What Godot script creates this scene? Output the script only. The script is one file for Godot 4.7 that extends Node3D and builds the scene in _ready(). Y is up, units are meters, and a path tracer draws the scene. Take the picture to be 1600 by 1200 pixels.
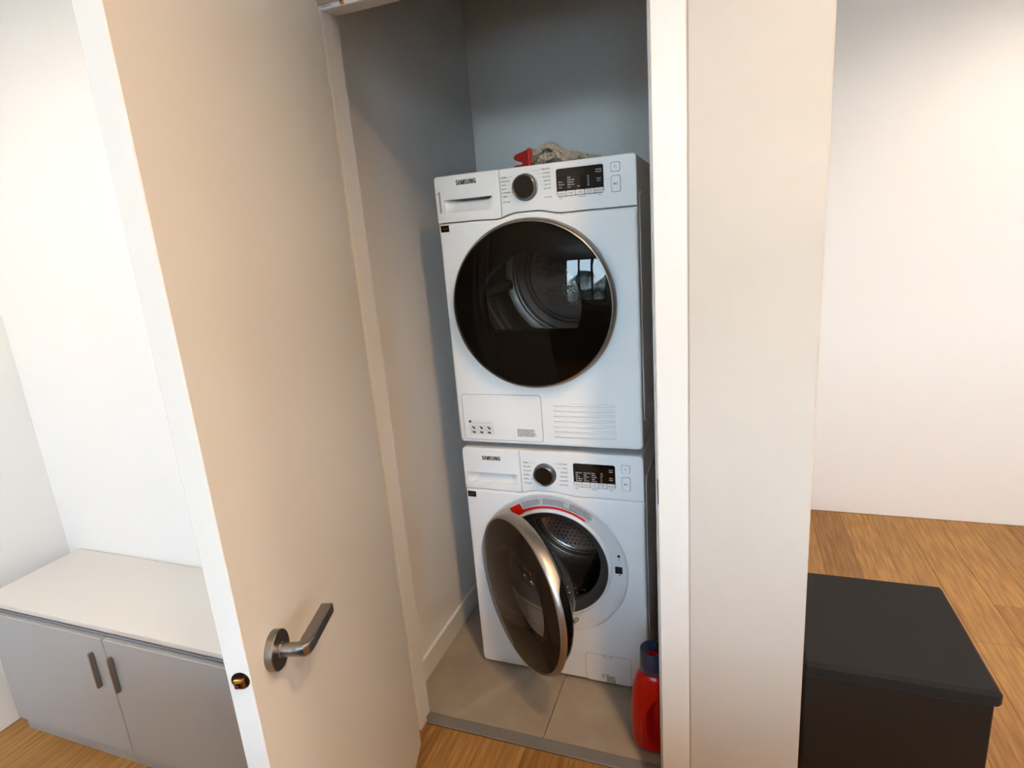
extends Node3D

var M := {}
var XF := Transform3D()
var group_at := 1

# ------------------------------------------------------------------ naming and grouping
func numbered(called: String) -> String:
	var n := called
	var k := 0
	while has_node(NodePath(n)):
		k += 1
		n = "%s_%03d" % [called, k]
	return n

func meta(o: Node, label := "", category := "", group := "", kind := "") -> Node:
	if label: o.set_meta("label", label)
	if category: o.set_meta("category", category)
	if group: o.set_meta("group", group)
	if kind: o.set_meta("kind", kind)
	return o

func thing(called: String, label: String, category: String, at := Vector3.ZERO, turn := 0.0, kind := "", group := "") -> Node3D:
	var o := Node3D.new()
	o.name = numbered(called)
	add_child(o)
	o.position = at
	o.rotation.y = turn
	meta(o, label, category, group, kind)
	return o

func build(called: String, shape, material: Material, parent: Node, at := Vector3.ZERO, turn := Vector3.ZERO) -> MeshInstance3D:
	var o := MeshInstance3D.new()
	o.name = called if parent != self else numbered(called)
	if shape is SurfaceTool:
		shape.generate_normals()
		shape.index()
		o.mesh = shape.commit()
	else:
		o.mesh = shape
	o.material_override = material
	o.position = at
	o.rotation = turn
	parent.add_child(o, true)
	return o

# ------------------------------------------------------------------ shape helpers
func mb() -> SurfaceTool:
	var st := SurfaceTool.new()
	st.begin(Mesh.PRIMITIVE_TRIANGLES)
	st.set_smooth_group(-1)
	return st

func smooth(st: SurfaceTool) -> void:
	group_at += 1
	st.set_smooth_group(group_at)

func flat(st: SurfaceTool) -> void:
	st.set_smooth_group(-1)

func tri(st: SurfaceTool, a: Vector3, b: Vector3, c: Vector3) -> void:   # counter-clockwise from outside
	st.add_vertex(XF * a); st.add_vertex(XF * c); st.add_vertex(XF * b)

func quad(st: SurfaceTool, a: Vector3, b: Vector3, c: Vector3, d: Vector3) -> void:
	tri(st, a, b, c); tri(st, a, c, d)

func tri_out(st: SurfaceTool, a: Vector3, b: Vector3, c: Vector3, o: Vector3) -> void:
	if (b - a).cross(c - a).dot((a + b + c) / 3.0 - o) < 0.0: tri(st, a, c, b)
	else: tri(st, a, b, c)

func cbox(st: SurfaceTool, c: Vector3, s: Vector3, b := 0.002) -> void:   # box with chamfered edges
	flat(st)
	var h := s / 2.0
	b = minf(b, minf(h.x, minf(h.y, h.z)) * 0.9)
	var pt := func(sg: Vector3, axis: int) -> Vector3:
		var p := Vector3.ZERO
		for k in 3: p[k] = sg[k] * (h[k] if k == axis else h[k] - b)
		return c + p
	for axis in 3:
		var u := (axis + 1) % 3
		var w := (axis + 2) % 3
		for s1 in [-1, 1]:
			var q := []
			for e in [[-1, -1], [1, -1], [1, 1], [-1, 1]]:
				var sg := Vector3.ZERO
				sg[axis] = s1; sg[u] = e[0]; sg[w] = e[1]
				q.append(pt.call(sg, axis))
			tri_out(st, q[0], q[1], q[2], c); tri_out(st, q[0], q[2], q[3], c)
			for s2 in [-1, 1]:   # edges between face axis and face u, along w
				var g1 := Vector3.ZERO
				g1[axis] = s1; g1[u] = s2; g1[w] = -1
				var g2 := g1
				g2[w] = 1
				var e1: Vector3 = pt.call(g1, axis)
				var e2: Vector3 = pt.call(g2, axis)
				var e3: Vector3 = pt.call(g2, u)
				var e4: Vector3 = pt.call(g1, u)
				tri_out(st, e1, e2, e3, c); tri_out(st, e1, e3, e4, c)
	for x in [-1, 1]:
		for y in [-1, 1]:
			for z in [-1, 1]:
				var sg := Vector3(x, y, z)
				tri_out(st, pt.call(sg, 0), pt.call(sg, 1), pt.call(sg, 2), c)

func span(st: SurfaceTool, a: Vector3, b: Vector3, bev := 0.002) -> void:   # chamfered box between two corners
	cbox(st, (a + b) / 2.0, (b - a).abs(), bev)

func loft(st: SurfaceTool, rings: Array, crease := 0.6, closed := true) -> void:
	for k in rings.size() - 1:
		var A: PackedVector3Array = rings[k]
		var B: PackedVector3Array = rings[k + 1]
		var n := A.size()
		if k == 0: smooth(st)
		else:
			var P: PackedVector3Array = rings[k - 1]
			var worst := 0.0
			for i in range(0, n, maxi(1, n / 8)):
				var d1 := (A[i] - P[i])
				var d2 := (B[i] - A[i])
				if d1.length() > 1e-7 and d2.length() > 1e-7: worst = maxf(worst, d1.angle_to(d2))
			if worst > crease: smooth(st)
		for i in (n if closed else n - 1):
			var j := (i + 1) % n
			quad(st, A[i], A[j], B[j], B[i])

func lathe(st: SurfaceTool, prof: Array, n := 64, c := Vector3.ZERO, crease := 0.6) -> void:   # round the z axis; Vector2(radius, z)
	var rings := []
	for q in prof:
		var r := PackedVector3Array()
		for i in n:
			var a := TAU * i / n
			r.append(c + Vector3(q.x * cos(a), q.x * sin(a), q.y))
		rings.append(r)
	loft(st, rings, crease)

func ring_of(poly: PackedVector2Array, z: float) -> PackedVector3Array:
	var r := PackedVector3Array()
	for q in poly: r.append(Vector3(q.x, q.y, z))
	return r

func inset(poly: PackedVector2Array, d: float) -> PackedVector2Array:   # counter-clockwise polygon moved inwards
	var out := PackedVector2Array()
	var n := poly.size()
	for i in n:
		var p0 := poly[(i + n - 1) % n]
		var p1 := poly[i]
		var p2 := poly[(i + 1) % n]
		var e1 := (p1 - p0).normalized()
		var e2 := (p2 - p1).normalized()
		var n1 := Vector2(-e1.y, e1.x)
		var n2 := Vector2(-e2.y, e2.x)
		var m := (n1 + n2)
		if m.length() < 1e-6: m = n1
		m = m.normalized()
		out.append(p1 + m * (d / maxf(0.4, m.dot(n1))))
	return out

func rrect(x0: float, y0: float, x1: float, y1: float, r: float, n := 4) -> PackedVector2Array:
	var out := PackedVector2Array()
	for k in 4:
		var c: Vector2 = [Vector2(x1 - r, y1 - r), Vector2(x0 + r, y1 - r), Vector2(x0 + r, y0 + r), Vector2(x1 - r, y0 + r)][k]
		for i in n + 1:
			var a := PI / 2 * (k + float(i) / n)
			out.append(c + Vector2(cos(a), sin(a)) * r)
	return out

func circle(c: Vector2, r: float, n := 64) -> PackedVector2Array:
	var out := PackedVector2Array()
	for i in n: out.append(c + Vector2.from_angle(TAU * i / n) * r)
	return out

func cap(st: SurfaceTool, poly: PackedVector2Array, z: float, front := true) -> void:
	flat(st)
	var t := Geometry2D.triangulate_polygon(poly)
	for k in range(0, t.size(), 3):
		var a := Vector3(poly[t[k]].x, poly[t[k]].y, z)
		var b := Vector3(poly[t[k + 1]].x, poly[t[k + 1]].y, z)
		var c := Vector3(poly[t[k + 2]].x, poly[t[k + 2]].y, z)
		if ((b - a).cross(c - a).z > 0) == front: tri(st, a, b, c)
		else: tri(st, a, c, b)

func slab(st: SurfaceTool, poly: PackedVector2Array, z0: float, z1: float, bev := 0.001, steps := 2, back := true) -> void:
	if Geometry2D.is_polygon_clockwise(poly): poly.reverse()
	var rings := [ring_of(poly, z0)]
	for k in steps + 1:
		var a := PI / 2 * k / steps
		rings.append(ring_of(inset(poly, bev * (1 - cos(a))), z1 - bev + bev * sin(a)))
	loft(st, rings, 0.9)
	cap(st, inset(poly, bev), z1)
	if back: cap(st, poly, z0, false)

func cast(poly: PackedVector2Array, c: Vector2, a: float) -> Vector2:
	var d := Vector2.from_angle(a)
	var best := INF
	for i in poly.size():
		var p := poly[i] - c
		var e := poly[(i + 1) % poly.size()] - poly[i]
		var den := d.cross(e)
		if absf(den) < 1e-12: continue
		var t := p.cross(e) / den
		var u := p.cross(d) / den
		if t > 0 and u >= -1e-6 and u <= 1 + 1e-6: best = minf(best, t)
	return c + d * best

func plate(st: SurfaceTool, outer: PackedVector2Array, hole: PackedVector2Array, c: Vector2, z0: float, z1: float, bev: float, zh := 999.0, lip := 0.0) -> void:   # a front with a hole, both star-shaped round c
	var angles := []
	for q in outer: angles.append(fposmod((q - c).angle(), TAU))
	for q in hole: angles.append(fposmod((q - c).angle(), TAU))
	for k in 72: angles.append(TAU * k / 72.0)
	angles.sort()
	var P := PackedVector2Array()
	var Q := PackedVector2Array()
	var last := -1.0
	for a in angles:
		if a - last < 0.002: continue
		last = a
		P.append(cast(outer, c, a)); Q.append(cast(hole, c, a))
	var rings := [ring_of(P, z0)]
	for k in 4:
		var t := PI / 2 * k / 3.0
		rings.append(ring_of(inset(P, bev * (1 - cos(t))), z1 - bev + bev * sin(t)))
	loft(st, rings, 0.5)
	var face: PackedVector3Array = rings[-1]
	rings = []
	if lip > 0: rings = [ring_of(inset(Q, -lip), z1), ring_of(inset(Q, -lip * 0.3), z1 - lip * 0.3), ring_of(Q, z1 - lip)]
	else: rings = [ring_of(Q, z1)]
	flat(st)
	var edge: PackedVector3Array = rings[0]
	for i in face.size():
		var j := (i + 1) % face.size()
		quad(st, face[i], face[j], edge[j], edge[i])
	rings.append(ring_of(Q, z0 if zh > 900 else zh))
	loft(st, rings, 0.5)

func tube(st: SurfaceTool, pts: Array, rad: Array, n := 8, caps := true) -> void:
	smooth(st)
	var rings := []
	var up := Vector3.UP
	for k in pts.size():
		var d: Vector3 = (pts[mini(k + 1, pts.size() - 1)] - pts[maxi(k - 1, 0)]).normalized()
		if absf(d.dot(up)) > 0.95: up = Vector3.RIGHT if absf(d.x) < 0.9 else Vector3.BACK
		var x := up.cross(d).normalized()
		var y := d.cross(x).normalized()
		up = y
		var r := PackedVector3Array()
		for i in n:
			var a := TAU * i / n
			r.append(pts[k] + (x * cos(a) + y * sin(a)) * rad[mini(k, rad.size() - 1)])
		rings.append(r)
	for k in rings.size() - 1:
		for i in n:
			var j := (i + 1) % n
			quad(st, rings[k][i], rings[k][j], rings[k + 1][j], rings[k + 1][i])
	if caps:
		flat(st)
		for i in n:
			var j := (i + 1) % n
			tri(st, pts[0], rings[0][j], rings[0][i])
			tri(st, pts[-1], rings[-1][i], rings[-1][j])

func word(st: SurfaceTool, text: String, at: Vector3, size: float, weight := 400, align := 0, wide := 1.0) -> void:   # raised print, cap height = size, on a face that looks along +z
	var f := SystemFont.new()
	f.font_names = PackedStringArray(["Droid Sans"])
	f.font_weight = weight
	var t := TextMesh.new()
	t.font = f
	t.text = text
	t.font_size = 32
	t.pixel_size = size / 23.0
	t.depth = 0.0006
	t.curve_step = 4.0
	t.horizontal_alignment = [HORIZONTAL_ALIGNMENT_LEFT, HORIZONTAL_ALIGNMENT_CENTER, HORIZONTAL_ALIGNMENT_RIGHT][align]
	t.vertical_alignment = VERTICAL_ALIGNMENT_CENTER
	st.append_from(t, 0, Transform3D(Basis.from_scale(Vector3(wide, 1, 1)), at))

func mat(c: Color, rough := 0.5, metal := 0.0, spec := 0.5) -> StandardMaterial3D:
	var m := StandardMaterial3D.new()
	m.albedo_color = c
	m.roughness = rough
	m.metallic = metal
	m.metallic_specular = spec
	return m

func pane(c: Color, alpha: float, rough := 0.02) -> StandardMaterial3D:
	var m := mat(c, rough)
	m.transparency = BaseMaterial3D.TRANSPARENCY_ALPHA
	m.albedo_color.a = alpha
	return m

func noise_tex(freq: float, a: Color, b: Color, s := 1, oct := 4, mid := 0.5, size := 512) -> NoiseTexture2D:
	var f := FastNoiseLite.new()
	f.seed = s
	f.frequency = freq
	f.fractal_octaves = oct
	var t := NoiseTexture2D.new()
	t.width = size; t.height = size
	t.seamless = true
	t.noise = f
	var g := Gradient.new()
	g.offsets = PackedFloat32Array([0.0, mid, 1.0])
	g.colors = PackedColorArray([a, a.lerp(b, 0.5), b])
	t.color_ramp = g
	return t

func surfaced(m: StandardMaterial3D, t: Texture2D, scale: Vector3, offset := Vector3.ZERO) -> StandardMaterial3D:
	m.albedo_texture = t
	m.uv1_triplanar = true
	m.uv1_world_triplanar = true
	m.uv1_scale = scale
	m.uv1_offset = offset
	return m

func bumped(m: StandardMaterial3D, freq: float, strength: float, s := 3) -> void:
	var f := FastNoiseLite.new()
	f.seed = s
	f.frequency = freq
	f.fractal_octaves = 3
	var t := NoiseTexture2D.new()
	t.width = 256; t.height = 256
	t.seamless = true
	t.as_normal_map = true
	t.bump_strength = 2.0
	t.noise = f
	m.normal_enabled = true
	m.normal_texture = t
	m.normal_scale = strength

# ------------------------------------------------------------------ the scene
func _ready() -> void:
	var cam := Camera3D.new()
	cam.name = "camera"
	add_child(cam)
	cam.position = Vector3(0.5311, 1.5078, 1.6545)
	cam.rotation = Vector3(-0.2436, 0.3651, -0.0795)
	cam.fov = rad_to_deg(2.0 * atan(600.0 / 908.165))
	cam.near = 0.05
	cam.current = true

	var env := Environment.new()
	env.background_mode = Environment.BG_SKY
	var sky := Sky.new()
	var sm := ProceduralSkyMaterial.new()
	sm.sky_top_color = Color(0.74, 0.85, 0.96)
	sm.sky_horizon_color = Color(0.86, 0.955, 1.0)
	sm.ground_bottom_color = Color(0.42, 0.45, 0.47)
	sm.ground_horizon_color = Color(0.62, 0.66, 0.69)
	sm.sky_energy_multiplier = 1.0
	sm.ground_energy_multiplier = 0.7
	sky.sky_material = sm
	env.sky = sky
	env.background_energy_multiplier = 47.0
	env.tonemap_mode = Environment.TONE_MAPPER_LINEAR
	env.tonemap_exposure = 1.15
	env.sdfgi_enabled = true
	env.ssao_enabled = true
	env.ssil_enabled = true
	var we := WorldEnvironment.new()
	we.name = "environment"
	we.environment = env
	add_child(we)

	make_materials()
	var warm := Color(1.0, 0.82, 0.61)
	downlight(Vector3(1.0, 2.75, 1.41), "white recessed ceiling downlight nearest the closet doorway", 2.75, warm)
	downlight(Vector3(1.6, 2.75, 2.2), "white recessed ceiling downlight above the kitchen island", 3.5, warm)

	downlight(Vector3(-1.15, 2.75, 1.55), "white recessed ceiling downlight over the low cabinet on the left", 2.3, Color(1.0, 0.92, 0.84))
	downlight(Vector3(1.85, 2.75, -0.45), "white recessed ceiling downlight past the partition corner on the right", 2.3, Color(1.0, 0.92, 0.84))

	make_shell()
	make_frame()
	make_closet_door()
	make_dryer()
	make_washer()
	make_bottle()
	make_mop()
	make_room_things()

func make_materials() -> void:
	M.paint = mat(Color(0.835, 0.83, 0.815), 0.42)
	bumped(M.paint, 0.02, 0.04)
	M.paint.uv1_triplanar = true
	M.paint.uv1_scale = Vector3.ONE * 6.0
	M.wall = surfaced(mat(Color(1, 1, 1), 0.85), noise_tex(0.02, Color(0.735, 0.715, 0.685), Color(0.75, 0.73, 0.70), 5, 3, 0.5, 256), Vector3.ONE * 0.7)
	M.closet = surfaced(mat(Color(1, 1, 1), 0.8), noise_tex(0.02, Color(0.86, 0.86, 0.855), Color(0.875, 0.875, 0.87), 6, 3, 0.5, 256), Vector3.ONE * 0.7)
	for k in ["wall", "closet"]:
		bumped(M[k], 0.08, 0.03, 8)
	M.ceiling = mat(Color(0.9, 0.9, 0.89), 0.9)
	M.white = mat(Color(0.865, 0.875, 0.88), 0.16)
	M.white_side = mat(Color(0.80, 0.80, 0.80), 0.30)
	M.bezel = mat(Color(0.82, 0.825, 0.83), 0.28)
	M.gap = mat(Color(0.12, 0.12, 0.12), 0.8)
	M.black = mat(Color(0.012, 0.011, 0.011), 0.10)
	M.black_print = mat(Color(0.035, 0.024, 0.019), 0.4, 0.0, 0.2)
	M.display = mat(Color(0.01, 0.01, 0.012), 0.06)
	M.display_screen = mat(Color(0.05, 0.053, 0.058), 0.12)
	M.chrome = mat(Color(0.66, 0.64, 0.61), 0.38, 1.0)
	M.knob = mat(Color(0.40, 0.405, 0.41), 0.30, 0.9)
	M.steel = mat(Color(0.56, 0.55, 0.54), 0.30, 1.0)
	M.steel_dark = mat(Color(0.30, 0.295, 0.29), 0.35, 1.0)
	M.drum = mat(Color(0.74, 0.73, 0.72), 0.22, 1.0)
	M.drum_dull = mat(Color(0.50, 0.48, 0.46), 0.38, 0.9)
	M.rubber = mat(Color(0.20, 0.21, 0.22), 0.42)
	M.hole = mat(Color(0.02, 0.02, 0.02), 0.9)
	M.print = mat(Color(0.10, 0.10, 0.105), 0.5)
	M.print_grey = mat(Color(0.42, 0.42, 0.42), 0.5)
	M.print_light = mat(Color(0.80, 0.82, 0.83), 0.5)
	M.sticker = mat(Color(0.70, 0.72, 0.74), 0.4)
	M.red_print = mat(Color(0.78, 0.10, 0.06), 0.4)
	M.key = mat(Color(0.82, 0.82, 0.82), 0.3)
	M.slot = mat(Color(0.55, 0.55, 0.55), 0.5)
	M.smoke = pane(Color(0.022, 0.014, 0.010), 0.48)
	M.smoke.metallic_specular = 0.30
	M.smoke_open = pane(Color(0.14, 0.105, 0.08), 0.66)
	M.smoke_open.metallic_specular = 0.30
	M.bowl = pane(Color(0.20, 0.21, 0.22), 0.14)
	M.glass = pane(Color(0.9, 0.95, 0.95), 0.05)
	M.terrace = mat(Color(0.86, 0.855, 0.84), 0.9)
	M.wall_white = mat(Color(0.93, 0.925, 0.915), 0.85)
	M.grout = mat(Color(0.36, 0.33, 0.30), 0.9)
	M.threshold = mat(Color(0.50, 0.50, 0.50), 0.55, 0.25)
	M.brass = mat(Color(0.62, 0.42, 0.22), 0.3, 1.0)
	M.cabinet = mat(Color(0.66, 0.67, 0.68), 0.5)
	M.dark = mat(Color(0.05, 0.045, 0.04), 0.6)
	M.cloth = mat(Color(0.06, 0.06, 0.065), 0.9)
	M.bark = mat(Color(0.22, 0.17, 0.12), 0.9)
	M.leaf = mat(Color(0.10, 0.22, 0.07), 0.7)
	M.leaf.backlight = Color(0.06, 0.12, 0.03)
	M.red = mat(Color(0.76, 0.006, 0.004), 0.28)
	M.cap = mat(Color(0.13, 0.24, 0.36), 0.12)
	M.cap.transparency = BaseMaterial3D.TRANSPARENCY_ALPHA
	M.cap.albedo_color.a = 0.62
	M.clamp = mat(Color(0.50, 0.010, 0.018), 0.35)
	M.yarn = mat(Color(0.62, 0.58, 0.51), 0.95)
	M.yarn_dark = mat(Color(0.40, 0.37, 0.33), 0.95)
	var tile := noise_tex(0.008, Color(0.60, 0.56, 0.51), Color(0.67, 0.63, 0.575), 21, 5)
	M.tile = []
	for k in 3: M.tile.append(surfaced(mat(Color(1, 1, 1).darkened(0.02 * k), 0.55), tile, Vector3.ONE * 1.3, Vector3(0.37 * k, 0.2, 0.61 * k)))
	var wood := noise_tex(0.012, Color(0.53, 0.375, 0.185), Color(0.72, 0.545, 0.305), 31, 5)
	M.wood = []
	for k in 4: M.wood.append(surfaced(mat([Color(1, 1, 1), Color(0.93, 0.91, 0.88), Color(0.97, 0.97, 0.97), Color(0.88, 0.86, 0.84)][k], 0.5), wood, Vector3(9.0, 9.0, 0.7), Vector3(0.31 * k, 0, 0.23 * k)))

func downlight(at: Vector3, label: String, energy: float, tint: Color) -> void:
	var t := thing("ceiling_light", label, "ceiling light", at, 0.0, "", "recessed ceiling downlights")
	var ring := mb()
	lathe(ring, [Vector2(0.100, 0.0), Vector2(0.100, 0.006), Vector2(0.094, 0.010), Vector2(0.082, 0.008), Vector2(0.080, 0.0)], 48)
	build("trim_ring", ring, M.paint, t, Vector3.ZERO, Vector3(PI / 2, 0, 0))
	var disc := mb()
	lathe(disc, [Vector2(0.081, 0.0), Vector2(0.081, 0.003), Vector2(0.0, 0.004)], 40)
	var glow := mat(Color(0.9, 0.9, 0.9), 0.5)
	glow.emission_enabled = true
	glow.emission = tint
	glow.emission_energy_multiplier = 6.0
	build("diffuser", disc, glow, t, Vector3.ZERO, Vector3(PI / 2, 0, 0))
	var l := SpotLight3D.new()
	l.name = "lamp"
	l.light_color = tint
	l.light_energy = energy
	l.light_size = 0.08
	l.spot_range = 12.0
	l.spot_attenuation = 2.0
	l.spot_angle = 75.0
	l.spot_angle_attenuation = 0.6
	l.shadow_enabled = true
	l.position = Vector3(0, -0.02, 0)
	l.rotation.x = -PI / 2
	t.add_child(l)

# ------------------------------------------------------------------ rooms
func wall(called: String, a: Vector3, b: Vector3, m: Material, label: String) -> MeshInstance3D:
	var st := mb()
	span(st, a, b, 0.003)
	var o := build(called, st, m, self)
	meta(o, label, "wall", "", "structure")
	return o

func make_shell() -> void:
	# closet
	wall("wall_left", Vector3(-0.575, 0, -0.86), Vector3(-0.475, 2.75, 0.262), M.closet, "grey-white left side wall of the laundry closet beside the machines")
	wall("wall_back", Vector3(-0.575, 0, -0.86), Vector3(0.70, 2.75, -0.76), M.closet, "blue-grey rear wall of the laundry closet above the dryer")
	wall("wall_right", Vector3(0.48, 0, -0.76), Vector3(0.703, 2.75, 0.262), M.closet, "right side wall of the laundry closet behind the door jamb")
	# partition with the doorway
	var st := mb()
	span(st, Vector3(0.452, 0, 0.262), Vector3(0.703, 2.75, 0.383), 0.004)
	span(st, Vector3(-0.445, 2.13, 0.262), Vector3(0.452, 2.75, 0.383), 0.003)
	meta(build("wall_front", st, M.wall, self), "white partition wall with the closet doorway, ending at a corner on the right", "wall", "", "structure")
	wall("wall_hall_front", Vector3(-1.8, 0, 0.262), Vector3(-0.445, 2.75, 0.384), M.wall_white, "white hall wall left of the closet doorway, behind the open door")
	# living room round the camera
	wall("wall_hall_left", Vector3(-1.92, 0, 0.26), Vector3(-1.8, 2.75, 4.7), M.wall_white, "white hall wall far left behind the open door")
	wall("wall_hall_right", Vector3(2.8, 0, -1.6), Vector3(2.92, 2.75, 4.7), M.wall_white, "white living room wall on the right")
	wall("wall_hall_rear", Vector3(0.703, 0, -1.62), Vector3(2.8, 2.75, -1.5), M.wall_white, "white wall beyond the partition corner on the right")
	wall("wall_passage", Vector3(0.60, 0, -1.5), Vector3(0.703, 2.75, -0.86), M.wall, "short white wall running back from the closet")
	var wx := [0.15, 0.65, 1.15, 1.65]
	st = mb()
	span(st, Vector3(-1.8, 0, 4.6), Vector3(0.15, 2.75, 4.72), 0.003)
	span(st, Vector3(1.65, 0, 4.6), Vector3(2.8, 2.75, 4.72), 0.003)
	span(st, Vector3(0.15, 0, 4.6), Vector3(1.65, 0.90, 4.72), 0.003)
	span(st, Vector3(0.15, 2.60, 4.6), Vector3(1.65, 2.75, 4.72), 0.003)
	meta(build("wall_window", st, M.wall, self), "living room wall with the large window behind the camera", "wall", "", "structure")
	for k in 3:
		var w := thing("window_%d" % (k + 1), "%s tall window in the wall behind the camera" % ["first", "middle", "last"][k], "window", Vector3(wx[k], 0.90, 4.64), 0.0, "structure", "living room windows")
		var f := mb()
		span(f, Vector3(0, 0, 0), Vector3(0.50, 0.05, 0.06)); span(f, Vector3(0, 1.65, 0), Vector3(0.50, 1.7, 0.06))
		span(f, Vector3(0, 0.05, 0), Vector3(0.04, 1.65, 0.06)); span(f, Vector3(0.46, 0.05, 0), Vector3(0.50, 1.65, 0.06))
		build("window_frame", f, M.dark, w)
		f = mb()
		quad(f, Vector3(0.04, 0.05, 0.03), Vector3(0.46, 0.05, 0.03), Vector3(0.46, 1.65, 0.03), Vector3(0.04, 1.65, 0.03))
		build("pane", f, M.glass, w)
	st = mb()
	span(st, Vector3(-1.92, 2.75, -1.62), Vector3(2.92, 2.87, 4.72), 0.003)
	meta(build("ceiling", st, M.ceiling, self), "plain white ceiling over the closet and the room", "ceiling", "", "structure")
	# floor: slab, oak planks, closet tiles
	var fl := thing("floor", "oak plank floor outside the closet and large beige tiles inside it", "floor", Vector3.ZERO, 0.0, "structure")
	st = mb()
	span(st, Vector3(-1.92, -0.12, -1.62), Vector3(2.92, -0.0125, 4.72), 0.003)
	build("subfloor", st, M.grout, fl)
	var rng := RandomNumberGenerator.new()
	rng.seed = 11
	var x := -1.8
	x = -0.312 - 0.14 * 11
	var shapes := {}
	while x < 2.8:
		var x0 := maxf(x, -1.8)
		var x1 := minf(x + 0.14, 2.8)
		var z := 0.308 if x1 < 0.72 else -1.5
		var z1 := z + rng.randf_range(0.35, 1.2)
		while z < 4.6:
			z1 = minf(z1, 4.6)
			if z1 - z > 0.02:
				st = mb()
				span(st, Vector3(x0 + 0.0004, -0.012, z + 0.0004), Vector3(x1 - 0.0004, 0, z1 - 0.0004), 0.0008)
				build("plank", st, M.wood[rng.randi() % 4], fl)
			z = z1
			z1 = z + 1.2
		x += 0.14
	var tx := [-0.475, 0.009, 0.48]
	var tz := [-0.76, -0.34, 0.262]
	for i in 2:
		for j in 2:
			st = mb()
			span(st, Vector3(tx[i] + 0.001, -0.012, tz[j] + 0.001), Vector3(tx[i + 1] - 0.001, 0, tz[j + 1] - 0.001), 0.001)
			build("tile", st, M.tile[(i + 2 * j) % 3], fl)
	# skirting
	st = mb()
	slab(st, PackedVector2Array([Vector2(-0.262, 0.0), Vector2(0.76, 0.0), Vector2(0.76, 0.088), Vector2(-0.262, 0.088)]), 0.0, 0.011, 0.003)
	var bb := build("baseboard_left", st, M.paint, self, Vector3(-0.475, 0, 0), Vector3(0, PI / 2, 0))
	meta(bb, "white painted skirting along the left wall of the closet", "baseboard", "", "structure")
	# threshold
	var th := thing("trim_1", "grey metal threshold strip between tiles and wood floor", "threshold", Vector3.ZERO, 0.0, "structure")
	st = mb()
	span(st, Vector3(-0.386, -0.011, 0.2625), Vector3(0.384, 0.002, 0.3035), 0.0008)
	build("strip", st, M.threshold, th)
	st = mb()
	span(st, Vector3(-0.386, -0.011, 0.3035), Vector3(0.384, 0.0035, 0.3075), 0.001)
	build("edge_lip", st, M.chrome, th)

func make_frame() -> void:
	var t := thing("trim_2", "white painted door frame around the closet opening", "door frame", Vector3.ZERO, 0.0, "structure")
	var st := mb()
	span(st, Vector3(-0.4455, 0, 0.261), Vector3(-0.387, 2.076, 0.388), 0.002)
	build("jamb", st, M.paint, t)
	st = mb()
	span(st, Vector3(0.385, 0, 0.261), Vector3(0.4525, 2.076, 0.388), 0.002)
	build("jamb", st, M.paint, t)
	st = mb()
	span(st, Vector3(-0.4455, 2.076, 0.261), Vector3(0.4525, 2.135, 0.388), 0.002)
	build("header", st, M.paint, t)
	st = mb()
	span(st, Vector3(-0.3875, 0, 0.30), Vector3(-0.377, 2.066, 0.341), 0.002)
	build("door_stop", st, M.paint, t)
	st = mb()
	span(st, Vector3(0.3745, 0, 0.30), Vector3(0.3855, 2.066, 0.341), 0.002)
	build("door_stop", st, M.paint, t)
	st = mb()
	span(st, Vector3(-0.387, 2.064, 0.30), Vector3(0.385, 2.0765, 0.341), 0.002)
	var hs := build("door_stop", st, M.paint, t)
	st = mb()
	lathe(st, [Vector2(0.005, 0), Vector2(0.005, 0.003), Vector2(0.003, 0.004), Vector2(0, 0.004)], 16)
	build("bumper", st, M.brass, hs, Vector3(-0.317, 2.070, 0.341))
	st = mb()
	for k in 5: span(st, Vector3(-0.373 + 0.0055 * k, 2.0695, 0.341), Vector3(-0.3695 + 0.0055 * k, 2.0715, 0.3413), 0.0001)
	build("printed_marking", st, M.print_grey, hs)
	st = mb()
	XF = Transform3D(Basis(Vector3.UP, -PI / 2), Vector3(0.3852, 0.916, 0.372))
	slab(st, rrect(-0.016, -0.034, 0.0165, 0.034, 0.008), -0.001, 0.0012, 0.0004)
	XF = Transform3D()
	build("strike_plate", st, M.steel_dark, t)

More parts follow.
